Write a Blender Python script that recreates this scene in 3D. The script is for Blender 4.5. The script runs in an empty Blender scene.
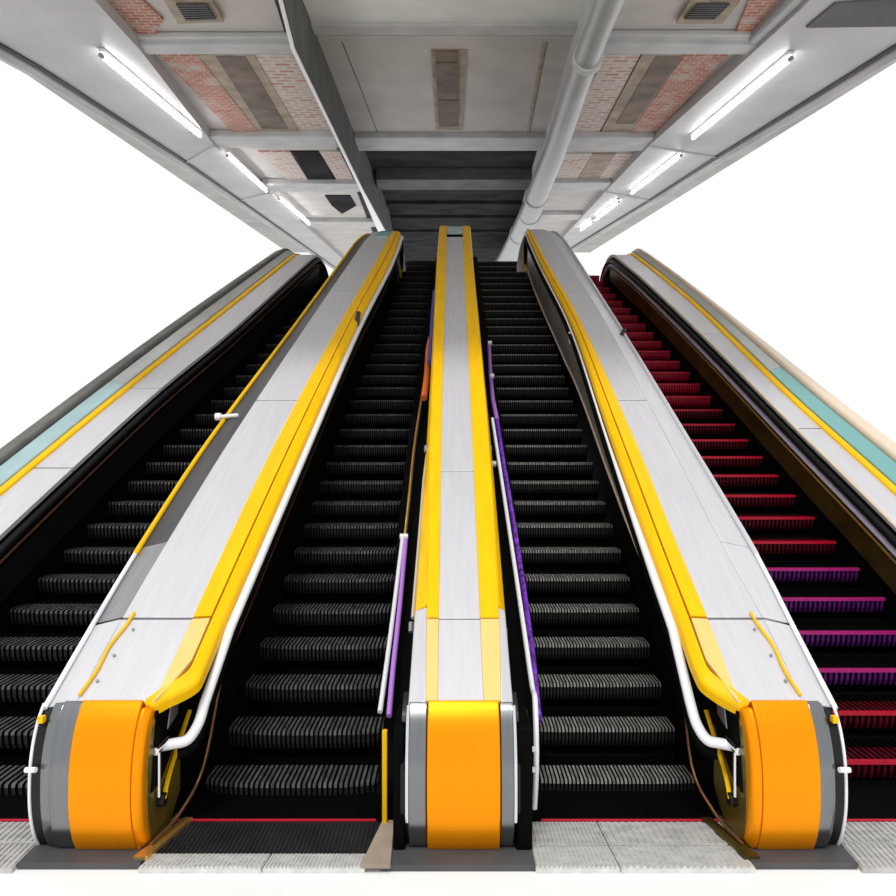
import bpy, bmesh, math, random
from mathutils import Vector, Matrix
random.seed(7)
C = bpy.context.scene.collection
F = 715.0; H = 2.6; CX = 455.0; T30 = math.tan(math.radians(30)); T10 = 126.0/715.0

# ---------------------------------------------------------------- camera, sky, sun, exposure
cam = bpy.data.cameras.new('camera'); co = bpy.data.objects.new('camera', cam); C.objects.link(co)
co.location = (0, 0, H); co.rotation_euler = (math.pi/2, 0, 0)
cam.sensor_width = 36; cam.lens = 36*F/896; cam.shift_x = -(CX-448)/896.0
cam.clip_end = 300
bpy.context.scene.camera = co
w = bpy.data.worlds.new('sky'); bpy.context.scene.world = w; w.use_nodes = True
bg = w.node_tree.nodes['Background']; bg.inputs[0].default_value = (1, 1, 1, 1); bg.inputs[1].default_value = 1.0
sd = bpy.data.lights.new('sun', 'SUN'); sd.energy = 1.5; sd.angle = math.radians(14); sd.color = (1, .98, .95)
so = bpy.data.objects.new('sun', sd); C.objects.link(so)
so.rotation_euler = Vector((-.10, -.42, 1.0)).to_track_quat('Z', 'Y').to_euler()
so.location = (-2, -4, 12)
vs = bpy.context.scene.view_settings
vs.view_transform = 'Standard'; vs.look = 'None'; vs.exposure = 0.0; vs.gamma = 1; vs.use_curve_mapping = False

# ---------------------------------------------------------------- materials
def mat(name, col, rough=.5, metal=0, spec=.5, var=0, vscale=4, stretch=(1, 1, 1), bump=0, emit=None, estr=1, coat=0, alpha=None):
    m = bpy.data.materials.new(name); m.use_nodes = True
    nt = m.node_tree; b = nt.nodes['Principled BSDF']
    b.inputs['Base Color'].default_value = (*col, 1); b.inputs['Roughness'].default_value = rough
    b.inputs['Metallic'].default_value = metal; b.inputs['Specular IOR Level'].default_value = spec
    b.inputs['Coat Weight'].default_value = coat; b.inputs['Coat Roughness'].default_value = .1
    if emit:
        b.inputs['Emission Color'].default_value = (*emit, 1); b.inputs['Emission Strength'].default_value = estr
    if var or bump:
        tc = nt.nodes.new('ShaderNodeTexCoord'); mp = nt.nodes.new('ShaderNodeMapping')
        mp.inputs['Scale'].default_value = stretch
        nz = nt.nodes.new('ShaderNodeTexNoise'); nz.inputs['Scale'].default_value = vscale; nz.inputs['Detail'].default_value = 6
        nt.links.new(tc.outputs['Object'], mp.inputs[0]); nt.links.new(mp.outputs[0], nz.inputs['Vector'])
        if var:
            cr = nt.nodes.new('ShaderNodeValToRGB')
            cr.color_ramp.elements[0].position = .3; cr.color_ramp.elements[1].position = .7
            cr.color_ramp.elements[0].color = (*[max(0, c*(1-var)) for c in col], 1)
            cr.color_ramp.elements[1].color = (*[min(1, c*(1+var*.6)) for c in col], 1)
            nt.links.new(nz.outputs[0], cr.inputs[0]); nt.links.new(cr.outputs[0], b.inputs['Base Color'])
        if bump:
            bp = nt.nodes.new('ShaderNodeBump'); bp.inputs['Strength'].default_value = bump; bp.inputs['Distance'].default_value = .02
            nt.links.new(nz.outputs[0], bp.inputs['Height']); nt.links.new(bp.outputs[0], b.inputs['Normal'])
    return m

def brickmat(name, c1, c2, mortar, sc=3.0, rot=0, msize=.03):
    m = mat(name, c1, .9, spec=.2); nt = m.node_tree; b = nt.nodes['Principled BSDF']
    tc = nt.nodes.new('ShaderNodeTexCoord'); mp = nt.nodes.new('ShaderNodeMapping')
    mp.inputs['Rotation'].default_value = (0, 0, rot)
    br = nt.nodes.new('ShaderNodeTexBrick'); br.inputs['Scale'].default_value = sc
    br.inputs['Color1'].default_value = (*c1, 1); br.inputs['Color2'].default_value = (*c2, 1); br.inputs['Mortar'].default_value = (*mortar, 1)
    br.inputs['Mortar Size'].default_value = msize; br.inputs['Mortar Smooth'].default_value = .3
    nz = nt.nodes.new('ShaderNodeTexNoise'); nz.inputs['Scale'].default_value = 3; nz.inputs['Detail'].default_value = 8
    mx = nt.nodes.new('ShaderNodeMix'); mx.data_type = 'RGBA'
    cr = nt.nodes.new('ShaderNodeValToRGB'); cr.color_ramp.elements[0].position = .5; cr.color_ramp.elements[1].position = .72
    nt.links.new(tc.outputs['Object'], mp.inputs[0]); nt.links.new(mp.outputs[0], br.inputs['Vector']); nt.links.new(mp.outputs[0], nz.inputs['Vector'])
    nt.links.new(nz.outputs[0], cr.inputs[0]); nt.links.new(cr.outputs[0], mx.inputs[0])
    nt.links.new(br.outputs[0], mx.inputs[6]); mx.inputs[7].default_value = (*mortar, 1)
    nt.links.new(mx.outputs[2], b.inputs['Base Color'])
    return m

M = {}
M['steel'] = mat('brushed_steel', (.66, .66, .69), .45, .3, var=.06, vscale=3, stretch=(8, .5, .5))
M['satin'] = mat('satin_steel', (.34, .34, .36), .38, .7, var=.12, vscale=3, stretch=(8, .6, .6))
M['newelsteel'] = mat('polished_steel', (.22, .23, .24), .22, 1, var=.08, vscale=2, stretch=(12, 1, .3))
M['darksteel'] = mat('dark_toned_steel', (.07, .07, .075), .5, .2, var=.25, vscale=2, stretch=(3, .5, .5))  # on the left side band this tone imitates a dark reflection
M['yellow'] = mat('yellow_paint', (.95, .54, .0), .4, spec=.2, var=.08, vscale=3, stretch=(5, .6, .6))
M['paleyellow'] = mat('pale_yellow_paint', (.88, .60, .20), .35, spec=.4, var=.06, vscale=3)  # paler yellow for the lower stretch of the yellow strips
M['orange'] = mat('orange_enamel', (.92, .31, .0), .36, .55, spec=.2, coat=0, var=.05, vscale=2)
M['black'] = mat('black_panel', (.002, .002, .002), .6, spec=.04)
M['blackgloss'] = mat('black_rubber', (.006, .006, .007), .35, spec=.3)
M['riser'] = mat('black_step_riser', (.026, .026, .026), .55, spec=.2, var=.5, vscale=6, stretch=(12, 1, 1))
M['cleat'] = mat('worn_step_cleats', (.11, .11, .11), .45, .2, spec=.3, var=.7, vscale=5, stretch=(6, 1, 1))
M['cleat2'] = mat('bright_worn_step_cleats', (.30, .30, .28), .45, .2, spec=.3, var=.7, vscale=5, stretch=(8, 1, 1))
M['groove'] = mat('step_grooves', (.002, .002, .002), .8, spec=.05)
M['white'] = mat('white_enamel', (.85, .85, .87), .3)
M['chrome'] = mat('chrome', (.75, .75, .78), .15, 1)
M['copper'] = mat('copper_trim', (.35, .16, .08), .35, .8)
M['gold'] = mat('gold_trim', (.75, .45, .12), .3, .8)
M['olive'] = mat('olive_brass_panel', (.24, .17, .03), .35, .6, var=.4, vscale=3)
M['olived'] = mat('dark_brass_skirt', (.09, .065, .012), .4, .5, var=.6, vscale=3)
M['teal'] = mat('teal_glass', (.24, .50, .49), .2, .1, coat=.3)
M['blueglass'] = mat('pale_blue_glass', (.42, .60, .62), .25, .1, var=.15, vscale=2)
M['cream'] = mat('cream_trim', (.80, .66, .50), .4, .2)
M['greyrail'] = mat('dark_grey_rail', (.13, .13, .12), .6, .1, var=.3, vscale=3)
M['purple'] = mat('purple_plastic', (.20, .04, .55), .35, var=.9, vscale=22)
M['violet'] = mat('violet_pink_plastic', (.50, .22, .75), .3)
M['red'] = mat('red_line', (.65, .02, .05), .4)
M['orangecable'] = mat('orange_cable', (.9, .18, .03), .45)
M['bluecable'] = mat('blue_cable', (.08, .10, .40), .45)
M['comb'] = mat('aluminium_comb', (.72, .72, .70), .5, .4, var=.2, vscale=4, stretch=(2, 8, 1))
M['combdark'] = mat('black_ridged_plate', (.02, .02, .022), .5, spec=.3, var=.4)
M['stone'] = mat('grey_floor_plate', (.56, .55, .53), .6, .2, var=.25, vscale=3, stretch=(2, 6, 1))
M['plinth'] = mat('grey_plinth', (.07, .07, .075), .6, var=.2)
M['crimson'] = mat('crimson_step', (.42, .0, .02), .45, spec=.3, var=.25, vscale=5, stretch=(5, 1, 1))
M['crimsondark'] = mat('dark_crimson_riser', (.09, .0, .006), .5, spec=.15, var=.6, vscale=5, stretch=(6, 1, 1))
M['magenta'] = mat('magenta_step_edge', (.38, .01, .15), .45, spec=.3, var=.3, vscale=6, stretch=(6, 1, 1))
M['violetedge'] = mat('violet_step_edge', (.28, .02, .40), .45, spec=.3, var=.4, vscale=6, stretch=(6, 1, 1))
M['violetdark'] = mat('dark_violet_riser', (.11, .008, .16), .5, spec=.2, var=.6, vscale=6, stretch=(6, 1, 1))
M['bricks'] = brickmat('red_brick', (.42, .15, .10), (.50, .24, .17), (.50, .45, .42), 2.6)
M['brickwhite'] = brickmat('whitewashed_brick', (.50, .22, .16), (.60, .48, .42), (.62, .58, .55), 1.6, msize=.07)
M['ceil'] = mat('painted_concrete_ceiling', (.46, .455, .44), .9, spec=.1, var=.16, vscale=.7)
M['ceilp'] = mat('warm_painted_panel', (.56, .53, .51), .8, spec=.2, var=.14, vscale=.9)
M['shelf'] = mat('grey_lacquered_soffit', (.46, .45, .455), .45, spec=.4, var=.12, vscale=.8)
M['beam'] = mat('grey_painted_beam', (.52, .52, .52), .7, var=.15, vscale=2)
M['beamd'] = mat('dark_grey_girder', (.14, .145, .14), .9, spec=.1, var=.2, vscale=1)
M['dark'] = mat('shade_dark_panel', (.045, .045, .05), 1, spec=0, var=.4, vscale=.8)  # near-black colour carries the deep shade of the far middle bays
M['darkbeam'] = mat('shade_dark_beam', (.15, .15, .15), 1, spec=0, var=.3, vscale=1)  # beam colour darkened to match the painted shade around it
M['brown'] = mat('brown_recess', (.19, .15, .12), .8, var=.4, vscale=2)
M['tan'] = mat('tan_frame', (.38, .31, .24), .8, var=.3, vscale=3)
M['pipe'] = mat('grey_painted_pipe', (.33, .34, .34), .35, .2, var=.12, vscale=2)
M['tube'] = mat('fluorescent_tube', (1, 1, 1), .4, emit=(1, .98, 1), estr=11)
M['floor'] = mat('white_floor', (.88, .88, .88), .5, spec=.3)
M['palestrip'] = mat('pale_grey_green_strip', (.50, .54, .52), .35, .2, var=.1, vscale=2)
M['innerpanel'] = mat('silver_inner_panel', (.40, .37, .34), .35, .5, var=.3, vscale=3, stretch=(1, .4, 1))
M['palepanel'] = mat('pale_lacquer_panel', (.80, .82, .79), .6, var=.12, vscale=1)
M['lilac'] = mat('lilac_silver_trim', (.62, .56, .70), .3, .3)
M['soot'] = mat('black_fitting', (.02, .02, .02), .5)

# ---------------------------------------------------------------- mesh helpers
def tag(o, label=None, cat=None, group=None, kind=None):
    if label: o['label'] = label
    if cat: o['category'] = cat
    if group: o['group'] = group
    if kind: o['kind'] = kind
    return o
def empty(name, loc, label, cat, group=None):
    o = bpy.data.objects.new(name, None); C.objects.link(o); o.location = loc; o.empty_display_size = .3
    return tag(o, label, cat, group)
def build(name, bm, mats, parent=None, smooth=False, bevel=0):
    bmesh.ops.remove_doubles(bm, verts=bm.verts, dist=1e-5)
    bmesh.ops.recalc_face_normals(bm, faces=bm.faces)
    me = bpy.data.meshes.new(name)
    if parent is not None:
        bm.transform(Matrix.Translation(-Vector(parent.location)) if parent.parent is None else Matrix.Translation(-Vector(parent['wo'])))
    bm.to_mesh(me); bm.free()
    for m in (mats if isinstance(mats, list) else [mats]): me.materials.append(m)
    for p in me.polygons: p.use_smooth = True
    me.set_sharp_from_angle(angle=math.radians(38))
    o = bpy.data.objects.new(name, me); C.objects.link(o)
    if parent is not None: o.parent = parent
    if bevel:
        b = o.modifiers.new('bevel', 'BEVEL'); b.width = bevel; b.segments = 3; b.limit_method = 'ANGLE'; b.angle_limit = math.radians(50)
        b.harden_normals = False
    return o
def sub(name, bm, mats, part, **k):      # a sub-part under a part whose mesh origin equals its thing's base
    o = build(name, bm, mats, part.parent, **k); o.parent = part
    return o
def loft(bm, rings, cap=True, closed=True):
    vs_ = [[bm.verts.new(p) for p in r] for r in rings]
    n = len(rings[0])
    for a, b in zip(vs_, vs_[1:]):
        for i in range(n if closed else n-1):
            j = (i+1) % n
            try: bm.faces.new((a[i], a[j], b[j], b[i]))
            except ValueError: pass
    if cap and closed:
        bm.faces.new(vs_[0]); bm.faces.new(vs_[-1])
    return bm
def box(bm, x0, x1, y0, y1, z0, z1):
    return loft(bm, [[(x0, y0, z), (x1, y0, z), (x1, y1, z), (x0, y1, z)] for z in (z0, z1)])
def tube(bm, pts, r, n=10, flat=1.0):
    pts = [Vector(p) for p in pts]; rings = []; up = Vector((0, 0, 1))
    for i, p in enumerate(pts):
        d = (pts[min(i+1, len(pts)-1)] - pts[max(i-1, 0)]).normalized()
        if i == 0:
            s = d.cross(up)
            if s.length < .3: s = d.cross(Vector((0, 1, 0)))
        else:
            s = s0 - d*s0.dot(d)
        s.normalize(); s0 = s; t = s.cross(d)
        rr = r[i] if isinstance(r, (list, tuple)) else r
        rings.append([p + s*math.cos(a)*rr + t*math.sin(a)*rr*flat for a in [2*math.pi*k/n for k in range(n)]])
    return loft(bm, rings)
def crv(table):
    """smooth (Catmull-Rom) interpolation through (Y, value) pairs, linear beyond the ends"""
    ys = [a for a, b in table]; v = [b for a, b in table]; n = len(ys)
    m = [((v[min(i+1, n-1)]-v[max(i-1, 0)])/(ys[min(i+1, n-1)]-ys[max(i-1, 0)])) for i in range(n)]
    def f(y):
        if y <= ys[0]: return v[0]
        if y >= ys[-1]: return v[-1]+(v[-1]-v[-2])/(ys[-1]-ys[-2])*(y-ys[-1])
        i = max(k for k in range(n-1) if ys[k] <= y); h = ys[i+1]-ys[i]; t = (y-ys[i])/h
        return (2*t**3-3*t*t+1)*v[i]+(t**3-2*t*t+t)*h*m[i]+(-2*t**3+3*t*t)*v[i+1]+(t**3-t*t)*h*m[i+1]
    return f
def K(v): return lambda y: v
def smoothpts(pts, k=6):
    fs = [crv([(i, p[j]) for i, p in enumerate(pts)]) for j in range(3)]
    n = (len(pts)-1)*k
    return [tuple(f(i/k) for f in fs) for i in range(n+1)]

# ---------------------------------------------------------------- escalator lines
ZD = -1.804            # deck height line of the three middle balustrades: z = ZD + T30*Y
ZO = -2.225            # same for the two outer, lower balustrades
ZS = -3.017            # step nosing line
def zstep(y): return ZS + T30*y
YTOP = 17.8
_f = [(4.645, 0.0), (4.60, .08), (4.565, .18), (4.543, .30), (4.54, .44), (4.552, .58), (4.585, .71), (4.635, .82), (4.70, .905)]
FRONT = [(crv([(i, p[0]) for i, p in enumerate(_f)])(k/3), crv([(i, p[1]) for i, p in enumerate(_f)])(k/3)) for k in range(25)]

def path_top(zc, yend, r=.9, y0=4.72, drop=1.0):
    """rail line in (Y, z): up the incline, then over the rounded top end and down"""
    pts = []; y = y0
    while y < yend-.01:
        pts.append((y, zc+T30*y)); y += .35
    ze = zc+T30*yend
    a0 = math.radians(30)
    cy, cz = yend + r*math.sin(a0), ze - r*math.cos(a0)
    for k in range(0, 11):
        a = math.pi/2 + a0 - k*(math.pi/2+a0)/10
        pts.append((cy+r*math.cos(a), cz+r*math.sin(a)))
    pts.append((cy+r, cz-drop))
    return pts
def normals(path):
    out = []
    for i in range(len(path)):
        a = path[max(i-1, 0)]; b = path[min(i+1, len(path)-1)]
        d = Vector((b[0]-a[0], b[1]-a[1])).normalized(); out.append((-d.y, d.x))
    return out
def strip(bm, path, xl, xr, o_l, o_r, th):
    """a plate that follows a side-view path; xl/xr give X by Y, o_* its height above the path at either edge"""
    rings = []
    for (y, z), (ny, nz) in zip(path, normals(path)):
        a, b = xl(y), xr(y)
        rings.append([(a, y+ny*o_l, z+nz*o_l), (b, y+ny*o_r, z+nz*o_r), (b, y+ny*(o_r-th), z+nz*(o_r-th)), (a, y+ny*(o_l-th), z+nz*(o_l-th))])
    return loft(bm, rings)
def body(bm, path, xl, xr, inset, zb):
    rings = []
    for (y, z), (ny, nz) in zip(path, normals(path)):
        yy, zz = y-ny*inset, z-nz*inset
        rings.append([(xl(y), yy, zz), (xr(y), yy, zz), (xr(y), yy, min(zz-.01, zb(yy))), (xl(y), yy, min(zz-.01, zb(yy)))])
    return loft(bm, rings)
def prism_x(bm, prof, x0, x1):
    return loft(bm, [[(x, y, z) for y, z in prof] for x in (x0, x1)])
def zbase(y): return max(0.0, zstep(y)-.75)
def wallstrip(bm, xf, y0, y1, z_a, z_b, th, zc):
    """a strip standing on a side wall: between heights zc+z_a and zc+z_b, thickness th outwards"""
    rings = []; n = int((y1-y0)/.3)+1
    for i in range(n+1):
        y = y0+(y1-y0)*i/n; x = xf(y); z = zc+T30*y
        rings.append([(x, y, z+z_a), (x+th, y, z+z_a), (x+th, y, z+z_b), (x, y, z+z_b)])
    return loft(bm, rings)
def rail_line(xf, zoff, y0, y1, zc, n=40):
    return [(xf(y0+(y1-y0)*i/n), y0+(y1-y0)*i/n, zc+zoff+T30*(y0+(y1-y0)*i/n)) for i in range(n+1)]
def cut(path, y0, y1): return [p for p in path if y0-1e-6 <= p[0] <= y1+1e-6]
def seg(path, y0, y1, zc):
    return [(y0, zc+T30*y0)]+[p for p in path if y0+.05 < p[0] < y1-.05]+[(y1, zc+T30*y1)]

GB = 'balustrades between the escalators'
def side_balustrade(s, name_label, outer, ridge, deck, yel, newel, YE):
    """the two wide balustrades; s = +1 when its escalator-facing yellow side is on the right (towards +X)"""
    def tp(f, a):
        return lambda y: f(y)+s*a*max(0, (y-YE+.7)/1.5)**2
    outer, ridge, deck, yel = tp(outer, .38), tp(ridge, .30), tp(deck, .12), tp(yel, -.10)
    t = empty('escalator_balustrade', ((outer(4.7)+yel(5))/2, 4.545, 0), name_label, 'balustrade')
    P = path_top(ZD, YE, .8)
    n_out, n_met, n_or = newel          # X of black/white outer edge, metal/orange border, orange inner edge
    wall = lambda y: n_or+(yel(y)-s*.12-n_or)*min(1, max(0, (y-5.2)/.35))
    def two(a, b): return (a, b)
    bm = bmesh.new(); body(bm, P, outer, wall, .05, zbase); build('side_panel', bm, M['black'], t)
    # deck plate, ridge and outer sloping band
    for nm, a, b in (('deck_panel', 4.72, 5.38), ('deck_panel', 5.40, 8.6), ('deck_panel', 8.62, 12.2)):
        bm = bmesh.new(); strip(bm, seg(P, a, b, ZD), ridge, deck, .01, .01, .05); build(nm, bm, M['steel'], t, bevel=.004)
    bm = bmesh.new(); strip(bm, [(12.215, ZD+T30*12.215)]+[q for q in P if q[0] > 12.3], ridge, deck, .01, .01, .05); build('deck_panel', bm, M['steel'], t, bevel=.004)
    up = M['darksteel'] if s > 0 else M['steel']  # left balustrade: band colours darken upward to imitate a dark reflection
    lo_m = M['satin'] if s > 0 else M['steel']
    bm = bmesh.new(); strip(bm, seg(P, 4.72, 5.38, ZD), outer, ridge, -.05, .012, .05); build('side_band', bm, M['steel'], t)
    bm = bmesh.new(); strip(bm, seg(P, 5.40, 6.2, ZD), outer, ridge, -.05, .012, .05); build('side_band', bm, lo_m, t)
    bm = bmesh.new(); strip(bm, [(6.205, ZD+T30*6.205)]+[q for q in P if q[0] > 6.3], outer, ridge, -.05, .012, .05)
    o = build('side_band', bm, up, t)
    if s > 0: o['label'] = 'sloping metal band with a dark reflection put into its grey'
    # thin line along the far edge
    bm = bmesh.new(); tube(bm, [(outer(y)-s*.01, y, z-.04) for y, z in P if y > 5.9], .022, 8)
    build('edge_trim', bm, M['yellow'] if s > 0 else M['steel'], t, smooth=True)
    bm = bmesh.new(); tube(bm, [(outer(y)-s*.01, y, z-.04) for y, z in P if y <= 6.2], .018, 8)
    build('edge_trim', bm, M['white'], t, smooth=True)
    # yellow strip: flat part and rolled inner edge
    mid = lambda y: deck(y)*.42+yel(y)*.58
    fr = [(4.70, .905)]
    bm = bmesh.new(); strip(bm, [(4.72+.03*i, ZD+T30*(4.72+.03*i)) for i in range(23)], deck, lambda y: deck(y)+(mid(y)-deck(y))*min(1, .25+(y-4.72)*2.5), .02, .03, .06)
    build('yellow_strip', bm, M['paleyellow'], t, bevel=.006)['label'] = 'pale yellow strip'
    bm = bmesh.new(); strip(bm, [(5.40, ZD+T30*5.40)]+[q for q in P if q[0] > 5.45], deck, mid, .02, .03, .06); build('yellow_strip', bm, M['yellow'], t, bevel=.006)
    rim = n_or-s*.07
    smst = lambda y, a, b: (lambda u: u*u*(3-2*u))(min(1, max(0, (y-a)/(b-a))))
    eL = lambda y: rim+(mid(y)+s*.012-rim)*smst(y, 4.66, 4.98)
    eR = lambda y: n_or+(yel(y)-n_or)*smst(y, 4.62, 4.90)
    fine = [(4.70, .912)]+[(4.72+.03*i, ZD+T30*(4.72+.03*i)) for i in range(12)]+[q for q in P if q[0] > 5.07]
    bm = bmesh.new(); strip(bm, fine, eL, eR, .035, -.01, .10)
    build('yellow_edge', bm, M['yellow'], t, bevel=.03)
    # white handrail under the yellow edge
    hy = [(y, z) for y, z in P if y > 5.2]
    pts = [(n_or+s*.01, 4.80, .60), (n_or+s*.08, 4.84, .60), (n_or+s*.16, 4.88, .61), (n_or+s*.215, 4.93, .70), (n_or+s*.235, 5.0, .82)]
    hr = smoothpts(pts, 5)+[(yel(y)+s*.03, y, z-.10) for y, z in hy[:-3]]
    bm = bmesh.new(); tube(bm, hr, .036 if s > 0 else [.036-.022*min(1, max(0, (p[1]-6)/2)) for p in hr], 12); build('handrail', bm, M['white'], t, smooth=True)
    bm = bmesh.new(); tube(bm, [(x-s*.0, y+.02, z-.08) for x, y, z in hr[6:]], .04, 10); build('handrail_guide', bm, M['black'], t, smooth=True)
    # lower trims on the wall
    bm = bmesh.new(); wallstrip(bm, wall, 6.0, YE+.3, -.62, -.60, s*.03, ZD); build('skirt_trim', bm, M['copper'] if s > 0 else M['gold'], t)
    if s < 0:
        low = lambda y: -.30-.62*min(1, max(0, (y-5.6)/6))
        bm = bmesh.new(); rings = []; gl = []
        for i in range(40):
            y = 5.5+i*(YE+.2-5.5)/39; x = yel(y)+.015; z = ZD+T30*y; gl.append((x-.005, y, z+low(y)))
            rings.append([(x, y, z+low(y)), (x+.03, y, z+low(y)), (x+.03, y, z-.06), (x, y, z-.06)])
        loft(bm, rings); build('inner_panel', bm, M['innerpanel'], t)
        bm = bmesh.new(); tube(bm, gl, .014, 8); build('cream_trim', bm, M['cream'], t, smooth=True)
    # newel: steel cover, orange band with rolled inner rim, black end with a pale edge
    NP = FRONT+[(4.725, .925)]
    mid_m = n_met+(n_out-n_met)*.45; m_out = n_out+s*.075
    bm = bmesh.new(); strip(bm, NP, K(mid_m), K(m_out), 0, -.01, .05); build('newel_cover', bm, M['newelsteel'], t, smooth=False, bevel=.008)
    bm = bmesh.new(); strip(bm, NP, K(n_met), K(mid_m), .012, .012, .06); build('newel_cover', bm, M['newelsteel'], t, bevel=.006)
    bm = bmesh.new(); strip(bm, NP, K(n_met), K(rim), .022, .022, .06); build('newel_band', bm, M['orange'], t, bevel=.008)
    bm = bmesh.new()
    strip(bm, FRONT, eL, eR, .032, -.01, .14)
    build('newel_rim', bm, M['orange'], t, bevel=.03)
    bm = bmesh.new(); prism_x(bm, [(y+.03, z-(.03 if z > .8 else 0)) for y, z in FRONT]+[(4.9, .93), (4.9, 0)], n_out+s*.01, m_out); build('newel_end', bm, M['blackgloss'], t)
    bm = bmesh.new(); prism_x(bm, [(y+.05, z-(.05 if z > .8 else 0)) for y, z in FRONT]+[(4.95, .95), (5.3, 1.0), (5.34, .7), (5.28, .4), (5.14, .15), (4.96, .0)], n_out+s*.03, n_or+s*.010); build('newel_core', bm, M['olive'], t)
    bm = bmesh.new(); tube(bm, [(n_out, y+.03, z) for y, z in FRONT]+[(outer(4.75), 4.76, .90)], .010, 8); build('newel_edge', bm, M['white'], t, smooth=True)
    bm = bmesh.new(); tube(bm, [(n_out+s*.0, 4.53, .56), (n_out+s*.07, 4.52, .565)], .018, 8); build('knob', bm, M['white'], t, smooth=True)
    bm = bmesh.new(); box(bm, *sorted((n_out+s*.02, n_out+s*.055)), 4.62, 4.66, .82, .86); build('sticker', bm, M['yellow'], t)
    # recess panel, chrome rod, knob and strap on the newel's escalator side
    sd_ = lambda d: n_or+s*d
    bm = bmesh.new(); loft(bm, [[(x, 4.64, .36), (x, 4.80, .38), (x, 5.22, .66), (x, 5.25, .94), (x, 4.72, .86)] for x in (sd_(0.005), sd_(.018))]); o = build('handrail_inlet', bm, M['black'], t)
    bm = bmesh.new(); loft(bm, [[(x, 4.88, .68), (x, 5.06, .72), (x, 5.08, .86), (x, 4.93, .82)] for x in (sd_(.016), sd_(.026))]); build('inlet_window', bm, M['satin'], t, bevel=.01)
    bm = bmesh.new(); tube(bm, [(sd_(.03), 4.72, .30), (sd_(.03), 4.72, .64)], .016, 10)
    tube(bm, [(sd_(.03), 4.66, .62), (sd_(.03), 4.86, .62)], .026, 10); build('chrome_rod', bm, M['chrome'], t, smooth=True)
    bm = bmesh.new(); tube(bm, [(sd_(0), 4.76, .26), (sd_(.06), 4.76, .26)], .045, 16); k = build('hinge_knob', bm, M['blackgloss'], t, smooth=False, bevel=.008)
    bm = bmesh.new(); tube(bm, smoothpts([(sd_(.05), 4.75, .27), (sd_(.03), 4.88, .36), (sd_(.03), 5.05, .50), (sd_(.04), 5.24, .68)], 4), .016, 8, .5); build('strap', bm, M['yellow'], t, smooth=True)
    # curved lower skirt and yellow floor trim, base plinth
    bm = bmesh.new(); tube(bm, smoothpts([(sd_(.02), 4.62, .04), (sd_(.10), 4.9, .10), (sd_(.16), 5.2, .30), (wall(5.65)+s*.02, 5.65, ZD-.61+T30*5.65), (wall(6.1)+s*.02, 6.1, ZD-.61+T30*6.1)], 6), .011, 8)
    build('lower_trim', bm, M['copper'], t, smooth=True)
    bm = bmesh.new(); loft(bm, [[(sd_(-.04), 4.50, z), (sd_(.05), 4.50, z), (sd_(.16), 4.98, z), (sd_(.10), 4.98, z)] for z in (0.0, .03)])
    build('floor_trim', bm, M['gold'] if s > 0 else M['olived'], t)
    bm = bmesh.new(); box(bm, *sorted((n_out-s*.01, n_or+s*.02)), 4.46, 4.9, -.03, .012); build('base_plinth', bm, M['plinth'], t)
    # the raised wavy yellow cord on the deck near the newel and small bolts
    zt = lambda y: ZD+T30*y+.03
    dx = abs(deck(5)-ridge(5))
    bm = bmesh.new(); tube(bm, smoothpts([(ridge(4.74)+s*.0, 4.74, zt(4.74)), (ridge(4.9)+s*.03, 4.92, zt(4.92)), (ridge(5.1)+s*.03, 5.12, zt(5.12)), (ridge(5.3)+s*(.07), 5.30, zt(5.30)), (ridge(5.4)+s*.08, 5.42, zt(5.42))], 6), .011, 8)
    c = build('yellow_cord', bm, M['yellow'], t, smooth=True)
    for y_, f_ in ((4.86, .10), (5.06, .14), (5.28, .2)):
        bm = bmesh.new(); p = Vector((ridge(y_)+s*dx*f_*1.3, y_, ZD+T30*y_+.008)); tube(bm, [p, p+Vector((0, -.01, .015))], .011, 8); build('bolt', bm, M['satin'], t)
    # teal cap at the top end
    if s > 0:
        bm = bmesh.new(); pp = [q for q in P if YE-.5 < q[0] < YE+.9]
        strip(bm, pp, lambda y: ridge(y)+.12, lambda y: deck(y)-.02, .03, .03, .04); build('teal_cap', bm, M['teal'], t)
    return t, P, wall

out2 = crv([(4.7, -2.70), (5.35, -2.72), (6.1, -2.73), (7.8, -2.69), (11, -2.44), (13.9, -2.23), (16, -2.08)])
rid2 = crv([(4.7, -2.49), (5.35, -2.51), (6.1, -2.50), (7.8, -2.44), (11, -2.24), (13.9, -2.03), (16, -1.88)])
dek2 = crv([(4.7, -1.985), (5.35, -1.975), (6.1, -1.972), (7.8, -1.93), (11, -1.746), (13.9, -1.53), (16, -1.42)])
yel2 = crv([(4.70, -1.96), (4.735, -1.86), (4.81, -1.77), (5.04, -1.745), (5.35, -1.74), (6.1, -1.71), (7.8, -1.64), (11, -1.50), (13.9, -1.28), (16, -1.20)])
out4 = crv([(4.7, 2.50), (5.35, 2.53), (6.1, 2.57), (7.8, 2.555), (11, 2.50), (13.9, 2.42), (16, 2.35)])
rid4 = crv([(4.7, 2.29), (5.35, 2.32), (6.1, 2.30), (7.8, 2.31), (11, 2.30), (13.9, 2.17), (16, 2.10)])
dek4 = crv([(4.7, 1.87), (5.35, 1.90), (6.1, 1.91), (7.8, 1.95), (11, 1.93), (13.9, 1.78), (16, 1.72)])
yel4 = crv([(4.70, 1.86), (4.735, 1.72), (4.81, 1.69), (5.04, 1.67), (5.35, 1.68), (6.1, 1.69), (7.8, 1.72), (11, 1.80), (13.9, 1.68), (16, 1.62)])

# ---------------------------------------------------------------- floor
bm = bmesh.new(); box(bm, -14, 14, -3, 24, -.13, -.03); tag(build('floor', bm, M['floor']), kind='structure')

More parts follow.
